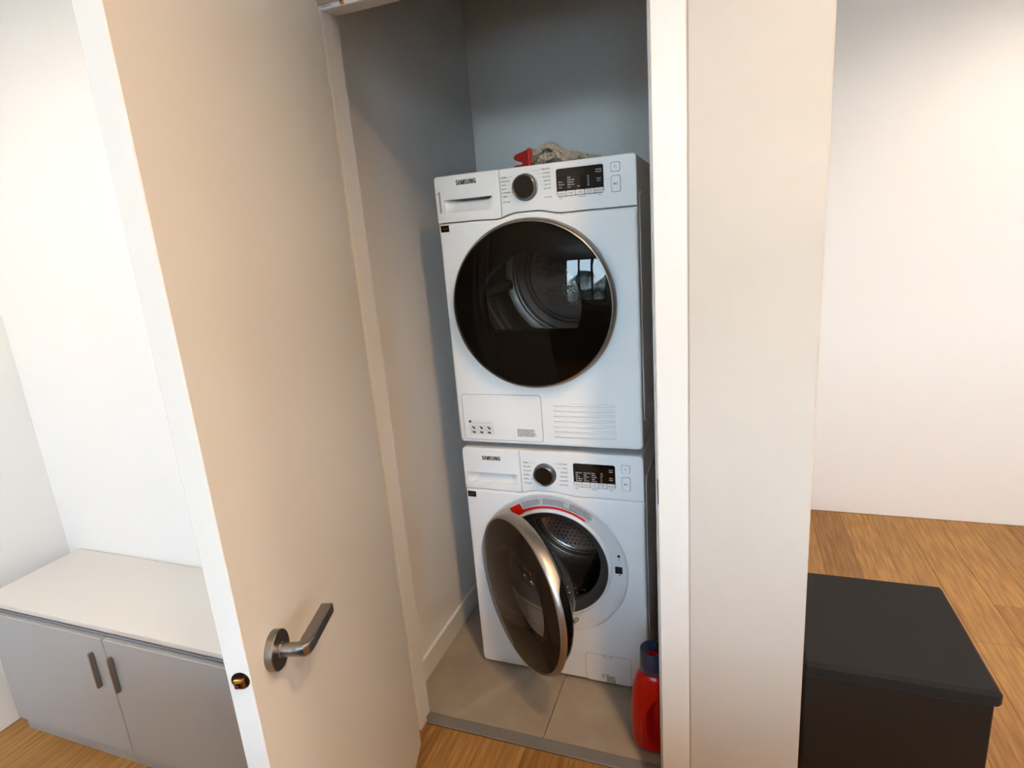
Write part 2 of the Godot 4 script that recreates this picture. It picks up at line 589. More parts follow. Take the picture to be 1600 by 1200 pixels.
func make_closet_door() -> void:
	var t := thing("door_1", "white flush closet door standing open on the left with a steel lever handle", "door", Vector3(-0.35, 0, 0.39), -deg_to_rad(72.3), "structure")
	var st := mb()
	span(st, Vector3(0, 0.006, 0), Vector3(0.77, 2.062, 0.035), 0.0015)
	build("leaf", st, M.paint, t)
	# handle on the visible face (looks along -z of the door)
	st = mb()
	XF = Transform3D(Basis(Vector3.UP, PI), Vector3(0.697, 0.907, 0))
	lathe(st, [Vector2(0.0315, 0), Vector2(0.0315, 0.0115), Vector2(0.0305, 0.0128), Vector2(0.012, 0.0128), Vector2(0.011, 0.0125)], 64)
	XF = Transform3D()
	var rose := build("handle_rose", st, M.steel, t)
	st = mb()
	XF = Transform3D(Basis(Vector3.UP, PI), Vector3(0.697, 0.907, 0))
	lathe(st, [Vector2(0.0125, 0.010), Vector2(0.0125, 0.014), Vector2(0.0108, 0.0155), Vector2(0.0108, 0.040)], 40)
	XF = Transform3D()
	# neck bends into a flat blade pointing at the hinge side: swept section
	var rings := []
	var sec := func(c: Vector3, a: float, hw: float, hh: float, round_: float) -> PackedVector3Array:
		var r := PackedVector3Array()
		var side := Vector3(cos(a), 0, sin(a) * -1.0)   # across the bar
		for q in rrect(-hw, -hh, hw, hh, round_, 4): r.append(c + side * q.x + Vector3.UP * q.y)
		return r
	rings.append(sec.call(Vector3(0.697, 0.907, -0.036), 0.0, 0.0108, 0.0108, 0.0105))
	rings.append(sec.call(Vector3(0.697, 0.907, -0.040), 0.0, 0.0108, 0.0108, 0.0100))
	rings.append(sec.call(Vector3(0.6962, 0.907, -0.0475), 0.5, 0.0112, 0.0108, 0.006))
	rings.append(sec.call(Vector3(0.692, 0.907, -0.0500), 0.95, 0.0112, 0.0105, 0.004))
	rings.append(sec.call(Vector3(0.685, 0.907, -0.0508), 1.35, 0.0108, 0.0100, 0.0025))
	rings.append(sec.call(Vector3(0.672, 0.907, -0.0510), PI / 2, 0.0104, 0.0095, 0.0018))
	rings.append(sec.call(Vector3(0.592, 0.907, -0.0510), PI / 2, 0.0104, 0.0090, 0.0018))
	for r in rings: r.reverse()
	loft(st, rings, 0.5)
	flat(st)
	var e: PackedVector3Array = rings[-1]
	for i in range(1, e.size() - 1): tri_out(st, e[0], e[i], e[i + 1], Vector3(0.7, 0.907, -0.051))
	build("lever_handle", st, M.steel, t)
	# latch in the free edge
	st = mb()
	XF = Transform3D(Basis(Vector3.UP, PI / 2), Vector3(0.77, 0.914, 0.0150))
	lathe(st, [Vector2(0.0138, -0.002), Vector2(0.0138, 0.0008), Vector2(0.0122, 0.0010), Vector2(0.0116, 0.0003), Vector2(0.0, 0.0003)], 40)
	XF = Transform3D()
	var lf := build("latch_face", st, M.steel_dark, t)
	st = mb()
	XF = Transform3D(Basis(Vector3.UP, PI / 2), Vector3(0.77, 0.914, 0.0150))
	slab(st, rrect(-0.0085, -0.0105, 0.0075, 0.0055, 0.002), -0.002, 0.008, 0.0045, 3)
	XF = Transform3D()
	build("latch_bolt", st, M.brass, lf)

# ------------------------------------------------------------------ laundry machines
func wavy(x: float, base: float, rise: float) -> float:   # lower edge of the control panel, lifted over the door
	var a := smoothstep(-0.105, -0.045, x) * (1.0 - smoothstep(0.015, 0.085, x))
	var dip := exp(-pow((x + 0.115) / 0.03, 2)) * -0.0018 + exp(-pow((x - 0.10) / 0.035, 2)) * -0.001
	return base + rise * a + dip

func panel_outline(x0: float, x1: float, top: float, base: float, rise: float, rl: float, rr: float) -> PackedVector2Array:
	var p := PackedVector2Array()
	for i in 5:
		var a := PI / 2 * i / 4.0
		p.append(Vector2(x1 - rr, top - rr) + Vector2(cos(a), sin(a)) * rr)
	for i in 5:
		var a := PI / 2 * (1 + i / 4.0)
		p.append(Vector2(x0 + rl, top - rl) + Vector2(cos(a), sin(a)) * rl)
	var n := int((x1 - x0) / 0.012)
	for i in n + 1:
		var x := lerpf(x0, x1, float(i) / n)
		p.append(Vector2(x, wavy(x, base, rise)))
	return p

func front_outline(top: float, base: float, rise: float) -> PackedVector2Array:   # lower front below the control panel
	var p := PackedVector2Array()
	var n := 50
	for i in n + 1:
		var x := lerpf(0.2995, -0.2995, float(i) / n)
		p.append(Vector2(x, wavy(x, top, rise)))
	var r := 0.014
	for k in 2:
		for i in 5:
			var a := PI + PI / 2 * (k + i / 4.0)
			p.append((Vector2(-0.2995 + r, base + r) if k == 0 else Vector2(0.2995 - r, base + r)) + Vector2(cos(a), sin(a)) * r)
	return p

func scoop(x0: float, x1: float, y0: float, y1: float, depth: float, lower_curve: float, slit := 0.0) -> SurfaceTool:   # finger recess: deep under its top edge, running out flush below
	var st := mb()
	smooth(st)
	var nx := 28
	var ny := 12
	var g := func(i: int, j: int) -> Vector3:
		var u := float(i) / nx
		var v := float(j) / ny
		var ends := smoothstep(0.0, 0.22, u) * (1.0 - smoothstep(0.80, 1.0, u))
		var d := depth * ends * pow(clampf(v + lower_curve * (0.35 - sin(PI * u) * 0.55), 0.0, 1.0), 0.75)
		d += 0.030 * ends * smoothstep(0.80, 0.97, v) * slit
		return Vector3(lerpf(x0, x1, u), lerpf(y0, y1, v), -0.0012 - d)
	for i in nx:
		for j in ny:
			quad(st, g.call(i, j), g.call(i + 1, j), g.call(i + 1, j + 1), g.call(i, j + 1))
	smooth(st)
	for i in nx:   # ceiling of the recess
		var a: Vector3 = g.call(i, ny)
		var b: Vector3 = g.call(i + 1, ny)
		quad(st, a, b, Vector3(b.x, b.y, 0.0), Vector3(a.x, a.y, 0.0))
	return st

func machine_body(t: Node3D, y0: float, y1: float) -> MeshInstance3D:
	var st := mb()
	var o := rrect(-0.2975, y0, 0.2975, y1, 0.012)
	var rings := []
	rings.append(ring_of(o, -0.60)); rings.append(ring_of(o, -0.0125))
	rings.append(ring_of(inset(o, 0.006), -0.0125)); rings.append(ring_of(inset(o, 0.006), -0.04))
	loft(st, rings, 0.5)
	cap(st, o, -0.60, false)
	var body := build("cabinet", st, M.white_side, t)
	for s in [-1, 1]:   # pressed fields in the side walls
		for f in [[-0.56, -0.33], [-0.29, -0.05]]:
			st = mb()
			XF = Transform3D(Basis(Vector3.UP, s * PI / 2), Vector3(s * 0.2975, 0, 0))
			var a: float = f[0] * s
			var b: float = f[1] * s
			slab(st, rrect(-maxf(a, b), y0 + 0.07, -minf(a, b), y1 - 0.08, 0.03), -0.001, 0.003, 0.003, 3, false)
			XF = Transform3D()
			build("side_pressing", st, M.white_side, body)
	return body

func knob(t: Node3D, c: Vector2) -> void:
	var st := mb()
	lathe(st, [Vector2(0.0375, 0.0), Vector2(0.0375, 0.003), Vector2(0.0365, 0.0045), Vector2(0.0350, 0.005), Vector2(0.0345, 0.018), Vector2(0.0335, 0.0205), Vector2(0.0315, 0.0215), Vector2(0.0295, 0.0205), Vector2(0.0285, 0.0195)], 64)
	var k := build("dial_knob", st, M.knob, t, Vector3(c.x, c.y, 0))
	st = mb()
	lathe(st, [Vector2(0.0287, 0.018), Vector2(0.0280, 0.0200), Vector2(0.0, 0.0190)], 56)
	build("dial_face", st, M.black, k)
	st = mb()
	lathe(st, [Vector2(0.0420, 0.0), Vector2(0.0415, 0.0008), Vector2(0.0370, 0.0010)], 64)
	build("dial_ring", st, M.white, k)

func display(t: Node3D, x0: float, y0: float, x1: float, y1: float, rows: Array, keys: Array, key_h: float) -> void:
	var st := mb()
	slab(st, rrect(x0, y0, x1, y1, 0.006), -0.001, 0.0012, 0.0008)
	var d := build("display", st, M.display, t)
	st = mb()
	span(st, Vector3(lerpf(x0, x1, 0.10), lerpf(y0, y1, 0.70), 0.0010), Vector3(lerpf(x0, x1, 0.62), lerpf(y0, y1, 0.93), 0.0014), 0.0001)
	build("screen", st, M.display_screen, d)
	st = mb()
	for r in rows: word(st, r[0], Vector3(lerpf(x0, x1, r[1]), lerpf(y0, y1, r[2]), 0.0014), 0.0034, 400, r[3] if r.size() > 3 else 0)
	build("display_lettering", st, M.print_light, d)
	var n := keys.size()
	for k in n:
		var a := lerpf(x0 + 0.001, x1 - 0.001, float(k) / n) + 0.0005
		var b := lerpf(x0 + 0.001, x1 - 0.001, float(k + 1) / n) - 0.0005
		st = mb()
		slab(st, rrect(a, y0 + 0.0015, b, y0 + 0.0015 + key_h, 0.0015, 2), 0.0008, 0.0022, 0.0005)
		var key := build("touch_key", st, M.key, d)
		st = mb()
		var lines: Array = keys[k].split("/")
		for q in lines.size(): word(st, lines[q], Vector3((a + b) / 2, y0 + 0.0015 + key_h * (0.5 + (0.22 if lines.size() > 1 else 0.0) * (1 - 2 * q)), 0.0024), 0.0034, 400, 1, 0.9)
		build("key_lettering", st, M.print, key)

func side_buttons(t: Node3D, x0: float, x1: float, ya: float, yb: float, yc: float, yd: float) -> void:
	for q in [[ya, yb], [yc, yd]]:
		var st := mb()
		slab(st, rrect(x0 - 0.0012, q[0] - 0.0012, x1 + 0.0012, q[1] + 0.0012, 0.0045), -0.001, 0.0010, 0.0002)
		var g := build("button_gap", st, M.print_grey, t)
		st = mb()
		slab(st, rrect(x0, q[0], x1, q[1], 0.004), 0.0, 0.0034, 0.0015, 3)
		g.name = "button_surround" if not t.has_node("button_surround") else "button_surround_001"
		var b := build("button", st, M.white, t)
		st = mb()
		var c := Vector3((x0 + x1) / 2, (q[0] + q[1]) / 2, 0.0036)
		if q == [ya, yb]:
			lathe(st, [Vector2(0.0040, -0.0004), Vector2(0.0040, 0.0), Vector2(0.0032, 0.0), Vector2(0.0032, -0.0004)], 20, c)
			span(st, c + Vector3(-0.0004, 0.001, 0), c + Vector3(0.0004, 0.0055, 0.0001), 0.00005)
		else:
			slab(st, PackedVector2Array([c2(c) + Vector2(-0.005, -0.004), c2(c) + Vector2(0.0015, 0.0), c2(c) + Vector2(-0.005, 0.004)]), c.z - 0.0004, c.z + 0.0001, 0.00005)
			span(st, c + Vector3(0.0022, -0.004, 0), c + Vector3(0.0031, 0.004, 0.0001), 0.00005)
			span(st, c + Vector3(0.0043, -0.004, 0), c + Vector3(0.0052, 0.004, 0.0001), 0.00005)
		build("button_symbol", st, M.print_grey, b)

func c2(v: Vector3) -> Vector2:
	return Vector2(v.x, v.y)

func cycle_list(t: Node3D, left: Array, right: Array, kc: Vector2, yl: float, yr: float, dy: float, extra: Array) -> void:
	var st := mb()
	var ln := mb()
	for k in left.size():
		var y := yl - dy * k
		word(st, left[k], Vector3(-0.0855, y, 0.0008), 0.0042, 400, 0, 0.82)
		leader(ln, -0.0855 + 0.0029 * left[k].length() + 0.003, kc.x - sqrt(maxf(0.0001, 0.0455 * 0.0455 - pow(y - kc.y, 2) * 0.8)), y)
	for k in right.size():
		var y := yr - dy * k
		word(st, right[k], Vector3(0.0625, y, 0.0008), 0.0042, 400, 2, 0.82)
		leader(ln, kc.x + sqrt(maxf(0.0001, 0.0455 * 0.0455 - pow(y - kc.y, 2) * 0.8)), 0.0625 - 0.0029 * right[k].length() - 0.003, y)
	for q in extra: word(st, q[0], Vector3(q[1], q[2], 0.0008), 0.0036, 400, q[3], 0.85)
	build("cycle_lettering", st, M.print, t)
	meta(build("leader_lines", ln, M.print_grey, t), "", "", "", "stuff")

func leader(st: SurfaceTool, x0: float, x1: float, y: float) -> void:
	if x1 - x0 > 0.002: span(st, Vector3(x0, y - 0.0003, -0.0004), Vector3(x1, y + 0.0003, 0.0010), 0.0001)

func brand(t: Node3D, x: float, y: float) -> void:
	var st := mb()
	for k in [-1, 0, 1]: word(st, "SΛMSUNG", Vector3(x + 0.00045 * k, y, 0.0009 + 0.00002 * k), 0.0138, 800, 1, 0.70)
	build("brand_lettering", st, M.print, t)

func rim_back(a: float, deep: float, shallow: float) -> float:   # the chrome band is cut back where fingers grip, from 36 degrees above to 46 below
	var d := rad_to_deg(wrapf(a, -PI, PI))
	var g := smoothstep(-56.0, -40.0, d) * (1.0 - smoothstep(26.0, 38.0, d))
	return lerpf(deep, shallow, g)

func door_rim(st: SurfaceTool, deep: float, inner: float, front: float) -> void:   # a band that widens from the glass (inner, front) to the back
	var n := 120
	var rings := []
	for k in 7:
		var r := PackedVector3Array()
		for i in n:
			var a := TAU * i / n
			var zb := rim_back(a, -deep, -0.016)
			var g := 1.0 - (zb + deep) / (deep - 0.016)   # 1 away from the grip
			var q: Vector2 = [Vector2(0.236, zb), Vector2(0.2495, zb), Vector2(lerpf(0.2520, 0.2510, g), lerpf(zb + 0.002, zb * 0.85, g)), Vector2(lerpf(0.2520, 0.2495, g), lerpf(-0.0120, -0.0120, g)), Vector2(front + 0.001, -0.0018), Vector2(front - 0.0012, -0.0002), Vector2(inner, 0.0004)][k]
			r.append(Vector3(q.x * cos(a), q.x * sin(a), q.y))
		rings.append(r)
	loft(st, rings, 0.8)

func dome(st: SurfaceTool, r: float, sag: float, z: float) -> void:
	var prof := []
	for k in 13:
		var q := r * (1.0 - k / 12.0)
		prof.append(Vector2(q, z + sag * (1.0 - pow(q / r, 2))))
	lathe(st, prof, 120)

func sticker_lines(st: SurfaceTool, x0: float, x1: float, y0: float, y1: float, n: int, s: int) -> void:
	var rng := RandomNumberGenerator.new()
	rng.seed = s
	for k in n:
		var y := lerpf(y1, y0, (k + 0.5) / n)
		var x := x0
		var end := x1 - rng.randf() * (x1 - x0) * 0.2
		while x < end:
			var w := minf(rng.randf_range(0.002, 0.008), end - x)
			span(st, Vector3(x, y - (y1 - y0) / n * 0.28, -0.0003), Vector3(x + w, y + (y1 - y0) / n * 0.28, 0.0005), 0.0001)
			x += w + 0.0012

func make_dryer() -> void:
	var t := thing("tumble_dryer", "white front-loading tumble dryer with closed dark glass door, stacked on the washer", "dryer", Vector3(0, 0, 0))
	var body := machine_body(t, 0.8665, 1.690)
	var st := mb()
	span(st, Vector3(-0.2985, 1.679, -0.60), Vector3(0.2985, 1.7035, -0.013), 0.004)
	build("top_panel", st, M.white_side, t)
	# feet and stacking rails seen in the gap
	for sx in [-1, 1]:
		for z in [-0.07, -0.53]:
			st = mb()
			XF = Transform3D(Basis(Vector3.RIGHT, -PI / 2), Vector3(sx * 0.24, 0.848, z))
			lathe(st, [Vector2(0.020, 0.0), Vector2(0.020, 0.012), Vector2(0.014, 0.015), Vector2(0.014, 0.020)], 24)
			XF = Transform3D()
			build("foot", st, M.rubber, t)
	# lower front with the round opening
	var c := Vector2(-0.0107, 1.3135)
	st = mb()
	plate(st, front_outline(1.5685, 0.8665, 0.0115), circle(c, 0.243, 96), c, -0.0125, 0.0, 0.008, -0.03, 0.004)
	var front := build("front_panel", st, M.white, t)
	# control panel and water drawer
	st = mb()
	slab(st, panel_outline(-0.0905, 0.2995, 1.7045, 1.5705, 0.0115, 0.004, 0.010), -0.0125, 0.0006, 0.003, 3)
	var cp := build("control_panel", st, M.white, t)
	st = mb()
	var hx0 := -0.272
	var hx1 := -0.116
	plate(st, panel_outline(-0.2995, -0.0920, 1.7045, 1.5705, 0.0115, 0.010, 0.004), PackedVector2Array([Vector2(hx0, 1.598), Vector2(hx1, 1.598), Vector2(hx1, 1.635), Vector2(hx0, 1.635)]), Vector2(-0.194, 1.6165), -0.0125, 0.0006, 0.0025)
	var dr := build("water_drawer", st, M.white, t)
	build("finger_recess", scoop(hx0, hx1, 1.598, 1.635, 0.028, 0.1, 1.0), M.white, dr)
	st = mb()
	slab(st, rrect(-0.2890, 1.599, -0.2830, 1.661, 0.001, 2), -0.001, 0.0009, 0.0002)
	build("level_window", st, M.slot, dr)
	st = mb()
	word(st, "Max", Vector3(-0.2965, 1.655, 0.0008), 0.0028, 400, 0, 0.8)
	build("level_lettering", st, M.print, dr)
	brand(dr, -0.1955, 1.6815)
	var kc := Vector2(-0.0130, 1.6475)
	knob(cp, kc)
	cycle_list(cp, ["NORMAL", "HEAVY DUTY", "SHIRTS", "WOOL", "ACTIVEWEAR", "TOWELS"], ["PERM PRESS", "BEDDING", "DELICATES", "TIME DRY", "COOL AIR", "RACK DRY"], kc, 1.6795, 1.690, 0.0104, [["Smart Check", -0.0855, 1.6125, 0], ["Drum Light", 0.0625, 1.6150, 2], ["3 sec.", 0.084, 1.6075, 0], ["Child Lock", 0.150, 1.6075, 1], ["3 sec.", 0.205, 1.6075, 2]])
	var rows := [["More", 0.05, 0.52], ["Normal", 0.05, 0.43], ["Less", 0.05, 0.33]]
	for k in 5: rows.append([["High", "Med High", "Medium", "Med Low", "Low"][k], 0.24, 0.66 - 0.085 * k]); rows.append([["60", "50", "40", "30", "20"][k], 0.66, 0.64 - 0.08 * k])
	rows.append_array([["40", 0.45, 0.32], ["Wrinkle", 0.90, 0.83, 1], ["Prevent", 0.90, 0.75, 1], ["Smart", 0.90, 0.52, 1], ["Care", 0.90, 0.44, 1]])
	display(cp, 0.0785, 1.6115, 0.2115, 1.6860, rows, ["Dry Level", "Temp.", "Time", "Wrinkle/Prevent", "Mixed Load"], 0.0130)
	side_buttons(cp, 0.2325, 0.2560, 1.6630, 1.6855, 1.6110, 1.6515)
	# black badge under the drawer
	st = mb()
	slab(st, rrect(-0.2925, 1.5435, -0.2650, 1.5625, 0.001, 2), -0.0005, 0.0006, 0.0002)
	var badge := build("badge", st, M.black, t)
	st = mb()
	word(st, "Smart", Vector3(-0.2788, 1.5532, 0.0008), 0.0052, 400, 1, 0.9)
	build("badge_lettering", st, M.print_grey, badge)
	# door
	st = mb()
	door_rim(st, 0.040, 0.2410, 0.2440)
	var door := build("door", st, M.chrome, t, Vector3(c.x, c.y, 0.045))
	st = mb()
	dome(st, 0.2415, 0.033, 0.0)
	build("door_glass", st, M.smoke, door)
	st = mb()
	var D := PackedVector2Array()
	for k in 49:
		var a := lerpf(-0.50, PI + 0.50, k / 48.0)
		D.append(Vector2(cos(a), sin(a)) * 0.153)
	plate(st, circle(Vector2.ZERO, 0.239, 96), D, Vector2(0, 0.03), -0.030, -0.006, 0.001, -0.05)
	build("window_surround", st, M.black_print, door)
	st = mb()
	lathe(st, [Vector2(0.225, -0.030), Vector2(0.2385, -0.028), Vector2(0.2385, -0.010)], 96)
	build("door_back", st, M.black, door)
	# drum behind the glass
	st = mb()
	lathe(st, [Vector2(0.0, -0.500), Vector2(0.172, -0.500), Vector2(0.175, -0.494), Vector2(0.186, -0.494), Vector2(0.190, -0.488), Vector2(0.240, -0.486), Vector2(0.262, -0.474), Vector2(0.270, -0.450), Vector2(0.270, -0.345), Vector2(0.264, -0.340), Vector2(0.264, -0.325), Vector2(0.270, -0.320), Vector2(0.270, -0.285), Vector2(0.264, -0.280), Vector2(0.264, -0.265), Vector2(0.270, -0.260), Vector2(0.270, -0.110), Vector2(0.235, -0.090)], 96)
	var drum := build("drum", st, M.drum_dull, t, Vector3(c.x, 1.371, 0))
	st = mb()
	lathe(st, [Vector2(0.270, -0.088), Vector2(0.250, -0.060), Vector2(0.244, -0.030)], 96)
	build("door_opening", st, M.black_print, t, Vector3(c.x, c.y, 0))
	st = mb()
	var tor := []
	for k in 13:
		var a := TAU * k / 12.0
		tor.append(Vector2(0.224 + 0.010 * cos(a), -0.478 + 0.014 * sin(a)))
	lathe(st, tor, 96, Vector3.ZERO, 9.0)
	build("back_ring", st, M.chrome, drum)
	st = mb()
	lathe(st, [Vector2(0.024, -0.501), Vector2(0.024, -0.494), Vector2(0.020, -0.494), Vector2(0.018, -0.498), Vector2(0.012, -0.498), Vector2(0.010, -0.494), Vector2(0.0, -0.494)], 32, Vector3(0.012, 0.0, 0))
	build("hub", st, M.drum_dull, drum)
	st = mb()
	for j in range(-11, 12):
		for i in range(-11, 12):
			var p := Vector2(i + 0.5 * (j & 1), j * 0.88) * 0.0135
			if p.length() > 0.160 or absf(p.y + 0.02 - 0.12 * p.x) < 0.016 or p.distance_to(Vector2(0.012, 0.0)) < 0.032: continue
			lathe(st, [Vector2(0.0042, -0.5005), Vector2(0.0030, -0.4975), Vector2(0.0, -0.4965)], 7, Vector3(p.x, p.y, 0), 9.0)
	meta(build("vent_bumps", st, M.chrome, drum), "", "", "", "stuff")
	for k in 3:
		var a := PI + 0.12 + TAU * k / 3.0
		st = mb()
		XF = Transform3D(Basis(Vector3.BACK, a - PI / 2), Vector3(cos(a), sin(a), 0) * 0.270)
		XF = XF * Transform3D(Basis(Vector3.RIGHT, 0), Vector3.ZERO)
		loft(st, [ring_of(PackedVector2Array([Vector2(0.035, 0.01), Vector2(0.012, -0.045), Vector2(-0.012, -0.045), Vector2(-0.035, 0.01)]), -0.44), ring_of(PackedVector2Array([Vector2(0.035, 0.01), Vector2(0.012, -0.045), Vector2(-0.012, -0.045), Vector2(-0.035, 0.01)]), -0.12)], 0.3, true)
		cap(st, PackedVector2Array([Vector2(0.035, 0.01), Vector2(0.012, -0.045), Vector2(-0.012, -0.045), Vector2(-0.035, 0.01)]), -0.12)
		XF = Transform3D()
		build("lifter", st, M.drum_dull, drum)
	# service flap and louvres below the door
	st = mb()
	slab(st, rrect(-0.2815, 0.8775, -0.0095, 1.0325, 0.010), -0.001, 0.0002, 0.0001)
	var fgap := build("flap_gap", st, M.print_grey, t)
	st = mb()
	slab(st, rrect(-0.2803, 0.8787, -0.0107, 1.0313, 0.009), -0.001, 0.0014, 0.0012, 3)
	var flap := build("service_flap", st, M.white, t)
	st = mb()
	slab(st, PackedVector2Array([Vector2(-0.263, 0.896), Vector2(-0.175, 0.896), Vector2(-0.175, 0.945), Vector2(-0.263, 0.945)]), 0.001, 0.0017, 0.0001)
	build("pictogram_sticker", st, M.bezel, flap)
	st = mb()
	for i in 3:
		for j in 2:
			var p := Vector3(-0.2465 + 0.027 * i, 0.919 - 0.0155 * j, 0.0017)
			for e in [[-0.0115, -0.0068, 0.0115, -0.0064], [-0.0115, 0.0064, 0.0115, 0.0068], [-0.0117, -0.0068, -0.0113, 0.0068], [0.0113, -0.0068, 0.0117, 0.0068]]:
				span(st, p + Vector3(e[0], e[1], -0.0003), p + Vector3(e[2], e[3], 0.0001), 0.00005)
			XF = Transform3D(Basis(Vector3.BACK, -0.5 + 0.35 * j), p)
			slab(st, rrect(-0.0065, -0.0028, 0.0055, 0.0022, 0.0015, 2), -0.0003, 0.0002, 0.00005)
			slab(st, rrect(0.001, -0.0045, 0.004, 0.0035, 0.001, 2), -0.0003, 0.0003, 0.00005)
			XF = Transform3D()
	span(st, Vector3(-0.250, 0.9345, 0.0014), Vector3(-0.190, 0.9352, 0.0018), 0.0001)
	span(st, Vector3(-0.262, 0.935, 0.0014), Vector3(-0.254, 0.943, 0.0018), 0.0001)
	build("pictograms", st, M.print, flap)
	st = mb()
	XF = Transform3D(Basis(), Vector3(0, 0, 0.0016))
	sticker_lines(st, -0.0945, -0.027, 0.894, 0.920, 7, 4)
	XF = Transform3D()
	build("notice_lettering", st, M.print_grey, flap)
	for k in 7:
		st = mb()
		var y := 1.003 - 0.0168 * k
		var prof := []
		for i in 9:
			var a := PI * i / 8.0
			prof.append(Vector2(-cos(a) * 0.0046, sin(a) * 0.0058))
		var A := PackedVector3Array()
		var B := PackedVector3Array()
		for q in prof:
			A.append(Vector3(0.028 + (0.0022 if absf(q.x) > 0.001 else 0.0), y + q.x, q.y - 0.0003)); B.append(Vector3(0.2225 - (0.0022 if absf(q.x) > 0.001 else 0.0), y + q.x, q.y - 0.0003))
		loft(st, [B, A], 9.0, false)
		flat(st)
		for i in 8: tri(st, Vector3(0.031, y, -0.001), A[i + 1], A[i]); tri(st, Vector3(0.2195, y, -0.001), B[i], B[i + 1])
		build("louvre_rib", st, M.white, t)
	st = mb()
	span(st, Vector3(0.01, 1.0245, -0.001), Vector3(0.235, 1.0251, 0.0004), 0.0002)
	build("louvre_crease", st, M.bezel, t)

func make_washer() -> void:
	var t := thing("washing_machine", "white front-loading washing machine with its round door open, under the dryer", "washing machine", Vector3(0, 0, 0))
	machine_body(t, 0.0135, 0.836)
	var st := mb()
	span(st, Vector3(-0.2985, 0.828, -0.60), Vector3(0.2985, 0.8470, -0.010), 0.005)
	build("top_panel", st, M.white_side, t)
	for sx in [-1, 1]:
		for z in [-0.07, -0.53]:
			st = mb()
			XF = Transform3D(Basis(Vector3.RIGHT, -PI / 2), Vector3(sx * 0.24, 0.0, z))
			lathe(st, [Vector2(0.020, 0.0), Vector2(0.020, 0.008), Vector2(0.014, 0.010), Vector2(0.014, 0.016)], 24)
			XF = Transform3D()
			build("foot", st, M.rubber, t)
	var c := Vector2(-0.0104, 0.4414)
	st = mb()
	plate(st, front_outline(0.6975, 0.0135, 0.0095), circle(c, 0.2534, 96), c, -0.0125, 0.0, 0.008, -0.010, 0.002)
	build("front_panel", st, M.white, t)
	st = mb()
	slab(st, panel_outline(-0.0955, 0.2995, 0.8475, 0.6995, 0.0095, 0.004, 0.014), -0.0125, 0.0006, 0.0032, 3)
	var cp := build("control_panel", st, M.white, t)
	st = mb()
	var hx0 := -0.287
	var hx1 := -0.108
	plate(st, panel_outline(-0.2995, -0.0965, 0.8475, 0.6995, 0.0095, 0.014, 0.005), PackedVector2Array([Vector2(hx0, 0.727), Vector2(hx1, 0.727), Vector2(hx1, 0.761), Vector2(hx0, 0.761)]), Vector2(-0.1975, 0.744), -0.0125, 0.0006, 0.004)
	var dr := build("detergent_drawer", st, M.white, t)
	build("finger_recess", scoop(hx0, hx1, 0.727, 0.761, 0.036, 0.6), M.white, dr)
	brand(dr, -0.1955, 0.8130)
	var kc := Vector2(-0.0125, 0.7690)
	knob(cp, kc)
	cycle_list(cp, ["NORMAL", "RINSE+SPIN", "HEAVY DUTY", "BEDDING", "TOWELS", "SELF CLEAN"], ["QUICK WASH", "WOOL", "DELICATES", "PERM PRESS", "ACTIVEWEAR", "SUPER SPEED"], kc, 0.8060, 0.8075, 0.0142, [["3 sec.", 0.084, 0.7285, 0], ["Child Lock", 0.148, 0.7285, 1], ["3 sec.", 0.205, 0.7285, 2]])
	var rows := []
	var cols := [["Extra Hot", "Hot", "Warm", "Eco Warm", "Tap Cold"], ["Extra High", "High", "Medium", "Low", "No Spin"], ["Extra", "Heavy", "Normal", "Light", "Extra Lt"], ["19h", "12h", "6h", "4h", "3h"]]
	for i in 4:
		for k in 5: rows.append([cols[i][k], [0.06, 0.25, 0.44, 0.65][i], 0.62 - 0.082 * k])
	rows.append_array([["Drum", 0.90, 0.80, 1], ["Clean", 0.90, 0.72, 1], ["Extra", 0.90, 0.46, 1], ["Rinse", 0.90, 0.38, 1]])
	display(cp, 0.0810, 0.7335, 0.2135, 0.8135, rows, ["Temp.", "Spin", "Soil", "Delay/End", "Smart Care"], 0.0165)
	side_buttons(cp, 0.2335, 0.2580, 0.7910, 0.8155, 0.7335, 0.7765)
	st = mb()
	slab(st, rrect(-0.2930, 0.6690, -0.2630, 0.6895, 0.001, 2), -0.0005, 0.0006, 0.0002)
	var badge := build("badge", st, M.black, t)
	st = mb()
	word(st, "On 24/7", Vector3(-0.2780, 0.6795, 0.0008), 0.0050, 400, 1, 0.8)
	build("badge_lettering", st, M.print_grey, badge)
	# bezel, sticker, gasket, drum
	st = mb()
	lathe(st, [Vector2(0.2534, -0.0010), Vector2(0.2515, -0.0045), Vector2(0.2490, -0.0030), Vector2(0.2440, -0.0075), Vector2(0.2330, -0.0105), Vector2(0.2050, -0.0120), Vector2(0.2010, -0.0150), Vector2(0.1985, -0.0150), Vector2(0.1960, -0.0085), Vector2(0.1915, -0.0065), Vector2(0.1875, -0.0090), Vector2(0.1870, -0.020)].map(func(q): return q), 120, Vector3.ZERO, 1.2)
	var bez := build("door_bezel", st, M.bezel, t, Vector3(c.x, c.y, 0))
	st = mb()
	arc_band(st, 0.2020, 0.2430, 52.0, 118.0, -0.0098)
	var stick := build("warning_sticker", st, M.sticker, bez)
	st = mb()
	arc_band(st, 0.2030, 0.2105, 55.0, 116.5, -0.0092)
	arc_band(st, 0.2010, 0.2350, 115.5, 126.0, -0.0090)
	build("red_stripe", st, M.red_print, stick)
	st = mb()
	var rng := RandomNumberGenerator.new()
	rng.seed = 5
